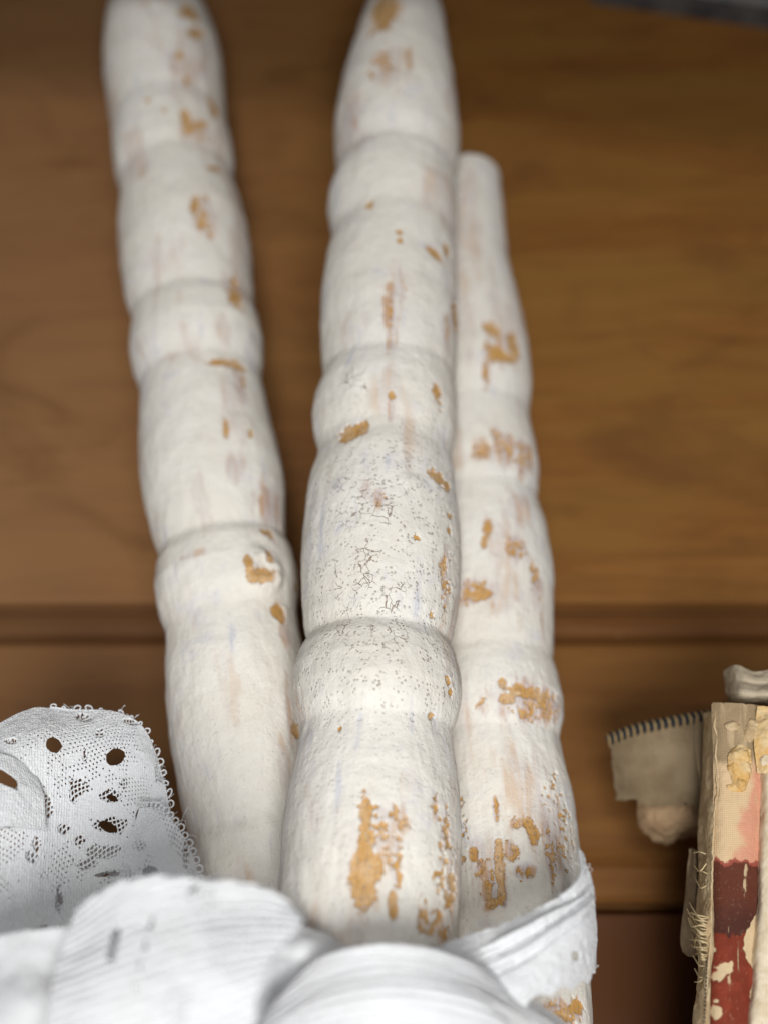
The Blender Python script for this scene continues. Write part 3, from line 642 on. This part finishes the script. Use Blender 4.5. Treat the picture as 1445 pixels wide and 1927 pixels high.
def build_knot():
    # smooth pleated fold over the knot
    nv = 300; nu = 260
    c = [[(520, 1880, .155), (590, 1812, .1525), (680, 1782, .1495), (780, 1782, .1505), (880, 1812, .1545), (960, 1860, .161), (1060, 1925, .165)],
         [(500, 1910, .153), (590, 1850, .1505), (690, 1822, .148), (790, 1824, .149), (890, 1852, .1525), (970, 1896, .1565), (1080, 1965, .161)],
         [(490, 1960, .1505), (590, 1905, .1475), (700, 1880, .1450), (800, 1882, .146), (900, 1905, .149), (980, 1945, .1535), (1085, 2010, .159)],
         [(480, 2040, .148), (590, 2020, .1455), (700, 2010, .1430), (800, 2010, .144), (900, 2020, .147), (990, 2050, .152), (1090, 2090, .158)]]
    G = patch(c, nu, nv); U, V = metric(G); Q = np.stack([U, V, U * 0], -1).reshape(-1, 3)
    ph = U * 2 * np.pi / 0.00125 + 2.0 * fbm(Q * 50, 2, 41).reshape(U.shape)
    disp = 0.0001 * np.sin(ph) + 0.00035 * fbm(Q * np.array([600, 90, 1]), 3, 44).reshape(U.shape) + 0.0007 * fbm(Q * 50, 3, 43).reshape(U.shape)
    gridmesh('knot_fold', G, M_LACE, bow, disp=disp, rib=np.full(U.shape, .0), thick=0.0005)
    # crumpled lace between the tail and the knot
    c = [[(470, 1740, .166), (540, 1745, .162), (600, 1762, .161), (660, 1785, .160), (720, 1810, .163)],
         [(450, 1800, .163), (520, 1790, .158), (580, 1795, .157), (640, 1815, .156), (700, 1840, .158)],
         [(430, 1870, .160), (500, 1860, .160), (560, 1860, .157), (620, 1880, .154), (680, 1900, .155)],
         [(420, 2050, .150), (490, 2050, .152), (550, 2050, .151), (610, 2050, .150), (670, 2050, .151)]]
    G = patch(c, 260, 240); U, V = metric(G); Q = np.stack([U, V, U * 0], -1).reshape(-1, 3); n = fbm(Q * 240, 3, 51).reshape(U.shape)
    keep = ~((n > 0.33) & ~net(U, V, 0.0013, 0.00022))
    gridmesh('crumpled_fold', G, M_LACE, bow, keep=keep, disp=0.0024 * fbm(Q * 90, 3, 53).reshape(U.shape), thick=0.0004)
build_knot()

def build_band():
    # the band that wraps the right stick: sits a little proud of its surface
    c = [[(770, 1792, .1650), (830, 1778, .1655), (900, 1756, .1655), (960, 1735, .166), (1020, 1705, .167), (1072, 1672, .1695), (1092, 1640, .173), (1088, 1600, .178)],
         [(790, 1815, .1630), (850, 1802, .163), (915, 1784, .163), (975, 1760, .1635), (1035, 1728, .1655), (1082, 1700, .169), (1106, 1672, .174), (1100, 1625, .180)],
         [(800, 1850, .1605), (870, 1838, .1605), (930, 1818, .161), (990, 1795, .162), (1045, 1765, .164), (1092, 1740, .168), (1114, 1720, .175), (1112, 1700, .182)],
         [(810, 1900, .158), (880, 1880, .158), (945, 1860, .1585), (1000, 1840, .160), (1052, 1815, .163), (1094, 1790, .168), (1114, 1775, .175), (1114, 1760, .182)],
         [(820, 1960, .157), (890, 1945, .157), (950, 1920, .157), (1000, 1893, .1585), (1050, 1880, .162), (1090, 1872, .168), (1112, 1850, .174), (1112, 1835, .181)]]
    G = patch(c, 340, 460); px, py, d = proj(G.reshape(-1, 3)); px = px.reshape(G.shape[:2]); py = py.reshape(px.shape)
    U, V = metric(G); Q = np.stack([U, V, U * 0], -1).reshape(-1, 3); n = fbm(Q * 260, 3, 61).reshape(U.shape)
    keep = np.ones(U.shape, bool)
    keep &= ~((((px - 1082) / 8) ** 2 + ((py - 1799) / 9) ** 2 + .4 * n) < 1)
    # scalloped lower rim
    row = np.linspace(0, 1, 340)[:, None]; col = np.linspace(0, 1, 460)[None, :]
    keep &= ~pinholes(U, V, fbm(Q * 170, 3, 56).reshape(U.shape) - .22, .0008, .22)
    keep &= row < 0.965 - 0.035 * np.abs(np.sin(col * 24)) + 0.02 * n
    keep &= row > 0.008 + 0.006 * np.sin(col * 90) + 0.006 * n
    # gathers running up to the pinched corner
    fx = 0
    for (r0, r1, a, wd) in [(0.30, 0.16, .0011, .016), (0.44, 0.22, -.0010, .02), (0.56, 0.27, .0009, .018), (0.70, .36, -.0006, .03)]:
        cc = r0 + (r1 - r0) * col; fx = fx + a * np.exp(-((row - cc) / wd) ** 2) * sst(0.15, 0.45, col) * sst(1.0, .8, col)
    gridmesh('band', G, M_LACE, bow, keep=keep, disp=fx + 0.0007 * fbm(Q * 75, 3, 63).reshape(U.shape) + 0.00022 * fbm(Q * 700, 3, 64).reshape(U.shape), thick=0.00045)
    e = G[6, 300:, :]
    tubes('picot_edging', [e[::4] + np.array([0, 0, .0004]), G[2:60, -6, :][::3]], 0.00045, M_LACE, bow)
    small = []
    rim = np.vstack([G[4, :, :], G[:, -8, :]])
    for _ in range(70):
        i = rng.integers(0, len(rim) - 3); a = rim[i]; b = a + rng.normal(size=3) * 0.0006; m = (a + b) / 2 + rng.normal(size=3) * 0.0008
        t = np.linspace(0, 1, 9)[:, None]; small.append((1 - t) ** 2 * a + 2 * t * (1 - t) * m + t * t * b)
    tubes('frayed_thread', small, 0.00004, M_LACE, bow, 4)
build_band()

# ------------------------------------------------------------------ old book lying on its fore-edge, spine up
book = empty('old_book', tuple(W(1400, 1700, 0.0)), 'worn old book with peeling red spine lying beside the lace wrapped sticks', 'book')
ZS = 0.060; LEAN = 0.40
def gridw(rows, nu, nv):              # control rows of (px, py, z)
    c = np.array(rows, float); c = W(c[..., 0], c[..., 1], c[..., 2])
    return catmull(catmull(c, nu).transpose(1, 0, 2), nv).transpose(1, 0, 2)
def build_book():
    # text block
    a = W(1332, 1332, ZS - .003); y1 = a[1]; y0 = -0.06; x0 = W(1330, 1600, ZS - .003)[0]; x1 = x0 + 0.036
    a2 = W(1345, 1336, ZS - .003)[0]
    v = []; ny = 14; nz = 30
    # near-rectangular block whose left side follows the picture's slight slant, pages as thin ridges
    def xl(y, z): return x0 + (a2 - x0) * (y - W(722, 1600, ZS)[1]) / (y1 - W(722, 1600, ZS)[1])
    ys = np.linspace(y0, y1, 60); zs = np.linspace(0.002, ZS - .003, 40)
    V = []; F = []
    prof = [(0, z) for z in zs] + [(x, ZS - .003 + .0016 * math.sin(math.pi * (x + .0) / .036)) for x in np.linspace(.001, .035, 24)] + [(.036, z) for z in zs[::-1]]
    for y in ys:
        b = xl(y, 0)
        for (x, z) in prof: V.append((b + x + LEAN * (ZS - z) + (0.00025 * math.sin(z * 4200 + 3) if x in (0, .036) else 0), y, z))
    n = len(prof); F = grid_faces(len(ys), n, False); F = [tuple(q) for q in F]
    F.append(tuple(range(n))); F.append(tuple(range((len(ys) - 1) * n, len(ys) * n))[::-1])
    mesh_obj('page_block', V, F, M_PAGE, book, smooth=False)
    # cover boards, left one torn
    def board(name, xo, zt, th, ya, yb, mat):
        vs = []; nyy = 60
        for k in range(nyy):
            y = ya + (yb - ya) * k / (nyy - 1); b = xl(y, 0) + xo; j = 0.0011 * float(vnoise(np.array([[y * 170, 3.1, xo * 99]]), 5)[0]); 
            zz = zt + 0.0013 * float(vnoise(np.array([[y * 230, 7.7, xo * 99]]), 6)[0])
            vs += [(b - th + j * .4, y, 0.0), (b - th + j * .4, y, zz - .0006), (b - th + .0005 + j * .4, y, zz), (b - .0004, y, zz), (b - .0002, y, zz - .0006), (b - .0002, y, 0.0)]
        vs = [(x + LEAN * (ZS - z), y, z) for (x, y, z) in vs]
        f = [tuple(q) for q in grid_faces(nyy, 6, True)]; f += [tuple(range(6))[::-1], tuple(range((nyy - 1) * 6, nyy * 6))]
        return mesh_obj(name, vs, f, mat, book, smooth=False)
    board('cover_board', 0.0, ZS - .009, .0024, y0, y1 - .016, M_BOARD)
    board('cover_board', 0.0395, ZS - .002, .0030, y0, y1 + .003, M_BOARD)
    # spine cloth
    nu, nv = 700, 150
    G = gridw([[(1338, 1322, ZS - .001), (1358, 1322, ZS + .0006), (1388, 1323, ZS + .0012), (1412, 1325, ZS + .0010), (1436, 1328, ZS)],
               [(1342, 1450, ZS - .001), (1360, 1450, ZS + .0006), (1386, 1451, ZS + .0012), (1410, 1452, ZS + .0010), (1430, 1455, ZS)],
               [(1338, 1620, ZS - .001), (1358, 1621, ZS + .0006), (1384, 1622, ZS + .0012), (1404, 1623, ZS + .0010), (1426, 1625, ZS)],
               [(1334, 1780, ZS - .001), (1352, 1780, ZS + .0006), (1374, 1780, ZS + .0012), (1396, 1782, ZS + .0010), (1418, 1784, ZS)],
               [(1328, 1930, ZS - .001), (1346, 1930, ZS + .0006), (1370, 1930, ZS + .0012), (1392, 1932, ZS + .0010), (1412, 1934, ZS)],
               [(1324, 2060, ZS - .001), (1342, 2060, ZS + .0006), (1366, 2060, ZS + .0012), (1388, 2062, ZS + .0010), (1410, 2064, ZS)]], nu, nv)
    px, py, d = proj(G.reshape(-1, 3)); U, V2 = metric(G); Q = np.stack([U, V2, U * 0], -1).reshape(-1, 3)
    n1 = fbm(Q * 300, 4, 71); n2 = fbm(Q * 900, 3, 72); n3 = fbm(Q * np.array([120, 900, 1]), 3, 73)
    top = np.array([.36, .26, .15]); cream = np.array([.72, .52, .31]); pink = np.array([.70, .30, .20]); maroon = np.array([.125, .036, .020]); dk = np.array([.06, .020, .015]); red = np.array([.20, .034, .016]); tan = np.array([.62, .46, .28]); rose = np.array([.36, .09, .06])
    def mixc(c, q, m): return c * (1 - m[:, None]) + q * m[:, None]
    c = np.tile(cream, (len(px), 1))
    c = mixc(c, top, sst(1448, 1428, py + 14 * n1)); 
    c = mixc(c, pink, sst(-.1, .45, (px - 1392) / 45 + (py - 1530) / 260 + 0.6 * n1) * sst(1425, 1450, py) * 0.85)
    c = mixc(c, tan, sst(.15, .5, n3 + .2 * n1) * 0.6)
    e = py + 13 * n1 + 6 * n2 + 10 * n3
    c = mixc(c, rose, sst(1617, 1621, e)); c = mixc(c, maroon, sst(1624, 1629, e))
    c = mixc(c, dk, sst(1690, 1752, e + 14 * n1) * 0.75)
    c = mixc(c, red, sst(1757, 1761, e))
    c = mixc(c, red * 1.5, sst(0, .6, n1) * sst(1757, 1765, e) * .6)
    # torn away places showing cream backing
    tear = np.zeros(len(px))
    for (x, y, rx, ry) in [(1362, 1822, 17, 11), (1352, 1836, 12, 12), (1345, 1905, 12, 14), (1347, 1884, 6, 5), (1374, 1818, 6, 10), (1345, 1788, 3, 5), (1365, 1662, 2, 4), (1370, 1750, 2, 9), (1388, 1800, 2, 28)]:
        tear = np.maximum(tear, sst(-.1, .1, 1 - np.sqrt(((px - x) / rx) ** 2 + ((py - y) / ry) ** 2) + .55 * n1 + .35 * n2))
    tear = np.maximum(tear, sst(-1, 1, px - (1424 - 26 * sst(1700, 1760, py) + 12 * sst(1780, 1830, py) + 7 * n1)) * sst(1695, 1720, py))
    tear = np.maximum(tear, sst(1, -1, px - (1343 - 6 * sst(1780, 1850, py) + 4 * n1)) * sst(1600, 1650, py))
    tear = np.maximum(tear, .8 * sst(.55, .68, n3 + .3 * n2))
    c = mixc(c, np.array([.68, .52, .32]), tear)
    gx = sst(1.0, 1.6, np.abs(fbm(Q * 4500, 2, 75)) * 3)
    disp = (0.00022 * n1 - 0.0002 * tear + .00005 * n2).reshape(G.shape[:2])
    rw = np.linspace(0, 1, nu)[:, None] * np.ones((1, nv)); nn1 = (n1 + .5 * n2).reshape(nu, nv)
    gridmesh('spine_cloth', G, M_SPINE, book, keep=rw > .006 + .02 * nn1, disp=disp, extra={'tint': c.reshape(nu, nv, 3)}, thick=0.0003)
    # cream strip right of the spine
    G = gridw([[(1430, 1440, ZS), (1446, 1438, ZS + .0022), (1475, 1438, ZS + .003), (1530, 1440, ZS + .002), (1580, 1440, ZS - .002)],
               [(1428, 1625, ZS), (1440, 1625, ZS + .0022), (1475, 1625, ZS + .003), (1530, 1625, ZS + .002), (1580, 1625, ZS - .002)],
               [(1420, 1780, ZS), (1432, 1780, ZS + .0022), (1470, 1780, ZS + .003), (1530, 1780, ZS + .002), (1580, 1780, ZS - .002)],
               [(1406, 1930, ZS), (1420, 1930, ZS + .0022), (1465, 1930, ZS + .003), (1525, 1930, ZS + .002), (1580, 1930, ZS - .002)],
               [(1400, 2060, ZS), (1415, 2060, ZS + .0022), (1460, 2060, ZS + .003), (1525, 2060, ZS + .002), (1580, 2060, ZS - .002)]], 360, 120)
    U, V2 = metric(G); Q = np.stack([U, V2, U * 0], -1).reshape(-1, 3)
    gridmesh('hinge_paper', G, M_PALE, book, disp=(0.0004 * fbm(Q * 200, 4, 81)).reshape(U.shape), thick=0.0004)
    # upper right weathered hinge
    G = gridw([[(1424, 1330, ZS + .001), (1450, 1330, ZS + .002), (1500, 1330, ZS + .002), (1570, 1332, ZS - .002)],
               [(1418, 1385, ZS + .0015), (1450, 1385, ZS + .003), (1500, 1385, ZS + .003), (1570, 1385, ZS - .002)],
               [(1424, 1455, ZS + .001), (1450, 1455, ZS + .0022), (1500, 1455, ZS + .002), (1570, 1455, ZS - .002)]], 200, 120)
    U, V2 = metric(G); Q = np.stack([U, V2, U * 0], -1).reshape(-1, 3)
    gridmesh('torn_hinge', G, M_PEEL, book, disp=(0.0009 * fbm(Q * 230, 4, 83)).reshape(U.shape), thick=0.0004)
    # peeled blisters of glue and paper near the head of the spine
    def blister(x, y, rx, ry, h, mat, seed, rot=0):
        k = 70; a = np.linspace(-1.25, 1.25, k); A, B = np.meshgrid(a, a, indexing='ij'); ca, sa = math.cos(rot), math.sin(rot)
        X = x + (A * ca - B * sa) * rx; Y = y + (A * sa + B * ca) * ry
        G = W(X, Y, np.full(X.shape, ZS + .0012)); U, V2 = metric(G); Q = np.stack([U, V2, U * 0], -1).reshape(-1, 3) + 3 * seed
        n = fbm(Q * 330, 4, seed).reshape(X.shape); rr = 1 - np.sqrt(A * A + B * B) + 0.6 * n
        gridmesh('peeling_flake', G, mat, book, keep=rr > 0, disp=h * np.clip(rr, 0, .35) / .35 * (1 + .8 * n), thick=.0003)
    blister(1392, 1440, 20, 38, .0010, M_PEEL, 91, .15); blister(1412, 1378, 16, 22, .0007, M_PAGE, 92); blister(1376, 1366, 14, 8, .0005, M_PAGE, 93, .4)
    blister(1385, 1482, 18, 8, .0004, M_PEEL, 94, .3); blister(1436, 1436, 10, 20, .0012, M_PALE, 96)
    # torn woven lining left of the spine
    G = gridw([[(1322, 1345, ZS - .016), (1328, 1342, ZS - .010), (1336, 1340, ZS - .004), (1346, 1340, ZS)],
               [(1318, 1460, ZS - .016), (1326, 1460, ZS - .010), (1336, 1460, ZS - .004), (1347, 1460, ZS)],
               [(1310, 1560, ZS - .016), (1318, 1560, ZS - .010), (1330, 1560, ZS - .004), (1342, 1560, ZS)],
               [(1312, 1640, ZS - .014), (1318, 1640, ZS - .008), (1328, 1640, ZS - .003), (1340, 1640, ZS)],
               [(1306, 1740, ZS - .012), (1314, 1740, ZS - .006), (1325, 1740, ZS - .002), (1339, 1740, ZS)],
               [(1312, 1830, ZS - .010), (1318, 1830, ZS - .005), (1328, 1830, ZS - .001), (1334, 1830, ZS)],
               [(1300, 1930, ZS - .010), (1308, 1930, ZS - .005), (1320, 1930, ZS - .001), (1330, 1930, ZS)],
               [(1298, 2060, ZS - .010), (1306, 2060, ZS - .005), (1318, 2060, ZS - .001), (1328, 2060, ZS)]], 420, 90)
    U, V2 = metric(G); Q = np.stack([U, V2, U * 0], -1).reshape(-1, 3); n = fbm(Q * 350, 4, 101).reshape(U.shape)
    colr = np.linspace(0, 1, 90)[None, :]
    gridmesh('torn_lining', G, M_PAGE, book, keep=colr > 0.14 + .22 * n, disp=.0006 * n, thick=.0003)
    # frayed threads
    ps = []
    for k in range(26):
        t = k / 25; y = 1722 + 82 * t + rng.normal() * 2; x0_ = 1330 - 4 * t
        L = (34 - 14 * t) * (0.7 + .5 * rng.random())
        q = np.array([[x0_ + 4, y + 4, ZS - .001], [x0_ - L * .4, y + 2 + rng.normal() * 2, ZS - .0005 + .001 * rng.random()], [x0_ - L * .8, y - 6 + rng.normal() * 4, ZS - .003], [x0_ - L, y - 16 + rng.normal() * 7, ZS - .006]])
        ps.append(catmull(W(q[:, 0], q[:, 1], q[:, 2]), 14))
    for k in range(16):
        y = 1600 + 330 * rng.random(); x = 1318 + 8 * rng.random(); q = np.array([[x + 8, y, ZS - .002], [x - 4, y + rng.normal() * 6, ZS - .003], [x - 10 - 8 * rng.random(), y + rng.normal() * 16, ZS - .007]])
        ps.append(catmull(W(q[:, 0], q[:, 1], q[:, 2]), 12))
    tubes('frayed_thread', ps, 0.00013, M_THREAD, book, 5)
    # dark stitches down the lining
    st = []
    for k in range(20):
        y = 1808 + k * 7.5; x = 1329 - .05 * (y - 1808); q = np.array([[x, y, ZS], [x + 1, y + 3.6, ZS + .0001]]); st.append(catmull(W(q[:, 0], q[:, 1], q[:, 2]), 5))
    tubes('stitching', st, 0.00014, M_NAVY, book, 5)
    # thin torn leaf of the cover hanging left of the board
    G = gridw([[(1296, 1598, .044), (1302, 1596, .044), (1308, 1600, .046)], [(1292, 1680, .042), (1300, 1680, .044), (1310, 1680, .046)], [(1282, 1760, .041), (1296, 1762, .043), (1310, 1765, .046)], [(1286, 1790, .040), (1298, 1800, .043), (1312, 1800, .045)]], 120, 30)
    gridmesh('torn_board_edge', G, M_BOARD, book, thick=.0008)
    # loose mull cloth flap with its sewn head band, deeper than the spine
    G = gridw([[(1142, 1392, .034), (1190, 1374, .037), (1245, 1362, .038), (1300, 1352, .040), (1350, 1345, .043)],
               [(1143, 1430, .032), (1192, 1420, .036), (1246, 1410, .038), (1300, 1402, .040), (1350, 1395, .043)],
               [(1150, 1480, .030), (1195, 1475, .035), (1248, 1468, .037), (1300, 1462, .039), (1350, 1455, .042)],
               [(1160, 1515, .028), (1200, 1520, .033), (1252, 1522, .036), (1302, 1525, .038), (1350, 1525, .041)]], 180, 200)
    U, V2 = metric(G); Q = np.stack([U, V2, U * 0], -1).reshape(-1, 3); n = fbm(Q * 200, 4, 111).reshape(U.shape)
    r_ = np.linspace(0, 1, 180)[:, None]; c_ = np.linspace(0, 1, 200)[None, :]
    gridmesh('cloth_flap', G, M_MULL, book, keep=(r_ < .95 + .12 * n) & (c_ > .03 + .08 * n), disp=.0012 * fbm(Q * 70, 3, 113).reshape(U.shape), thick=.0005)
    top = G[0]; ps = []; ps2 = []
    for i in range(0, 199, 6):
        p = top[i]; a = np.linspace(0, 2 * np.pi, 10)
        (ps if (i // 6) % 2 else ps2).append(p + np.array([0, 1, 0]) * (np.cos(a) * .0011)[:, None] + np.array([0, 0, 1]) * (np.sin(a) * .0011)[:, None] + np.array([1, 0, 0]) * (np.linspace(0, .0008, 10))[:, None])
    hb = tubes('head_band', [top[::6]], .0009, M_NAVY, book, 8)
    tubes('stitch', ps, .00034, M_NAVY, hb, 6)
    tubes('tan_stitch', ps2, .00026, mat_simple('ochre_thread', (.30, .20, .09), (.36, .25, .12), 500), hb, 6)
    fl = []
    for k in range(0):
        y = 1430 + 90 * rng.random(); q = np.array([[1152, y, .031], [1138 - 6 * rng.random(), y + 8 * rng.normal(), .031], [1136 + 10 * rng.random(), y + 30 * rng.random(), .029]])
        fl.append(catmull(W(q[:, 0], q[:, 1], q[:, 2]), 12))
    for k in range(3):
        q = np.array([[1308 + 5 * k, 1345, .041], [1310 + 3 * k, 1420, .043], [1318, 1470 + 8 * k, .043], [1330, 1500, .043]]); fl.append(catmull(W(q[:, 0], q[:, 1], q[:, 2]), 20))
    tubes('loose_thread', fl, .00009, M_PAGE, book, 5)
    # crumpled paper below the flap
    G = gridw([[(1196, 1508, .027), (1235, 1512, .031), (1280, 1514, .033), (1345, 1512, .036)],
               [(1200, 1545, .025), (1238, 1550, .030), (1282, 1545, .032), (1345, 1535, .036)],
               [(1222, 1572, .021), (1248, 1580, .024), (1284, 1566, .028), (1345, 1560, .030)],
               [(1230, 1575, .014), (1252, 1582, .016), (1288, 1570, .019), (1345, 1565, .022)]], 130, 130)
    U, V2 = metric(G); Q = np.stack([U, V2, U * 0], -1).reshape(-1, 3)
    gridmesh('crumpled_paper', G, mat_simple('brown_paper', (.34, .22, .12), (.45, .31, .18), 160), book, disp=.0016 * fbm(Q * 130, 4, 121).reshape(U.shape), thick=.0005)
    # page-block shoulder left of the spine under the flap
build_book()

# pale frayed cloth behind the head of the book
def scrap():
    G = gridw([[(1362, 1262, .045), (1385, 1252, .053), (1420, 1262, .055), (1480, 1248, .056), (1560, 1255, .055)],
               [(1364, 1285, .044), (1388, 1280, .054), (1425, 1284, .057), (1480, 1280, .058), (1560, 1282, .056)],
               [(1368, 1312, .042), (1392, 1316, .052), (1430, 1317, .055), (1480, 1317, .056), (1560, 1317, .054)],
               [(1370, 1318, .004), (1395, 1322, .006), (1430, 1322, .008), (1480, 1320, .008), (1560, 1320, .008)]], 160, 220)
    U, V2 = metric(G); Q = np.stack([U, V2, U * 0], -1).reshape(-1, 3)
    o = gridmesh('cloth_scrap', G, mat_weave('pale_rag', (.60, .50, .36), (.70, .60, .45), 5000), disp=.0012 * fbm(Q * 110, 4, 131).reshape(U.shape), thick=.0006)
    tag(o, 'pale frayed cloth scrap behind the head of the old book', 'cloth')
scrap()

# dark metal rail crossing the top right corner
def rail():
    p = W(np.array([1120., 1300., 1480., 1700.]), np.array([-44., -19., 8., 42.]), np.full(4, .006))
    p = catmull(p, 60); n = len(p); V = []
    T = p[-1] - p[0]; T /= np.linalg.norm(T); Nn = np.cross(np.array([0, 0, 1.]), T)
    pr = [(-.006, -.006), (-.006, .003), (-.0045, .005), (.0045, .005), (.006, .003), (.006, -.006)]
    for q in p: V += [q + Nn * a + np.array([0, 0, b]) for a, b in pr]
    f = [tuple(x) for x in grid_faces(n, 6, True)] + [tuple(range(6)), tuple(range((n - 1) * 6, n * 6))[::-1]]
    o = mesh_obj('metal_rail', np.array(V), f, M_METAL, smooth=False)
    tag(o, 'dark metal rail lying across the far right corner of the boards', 'rail')
rail()
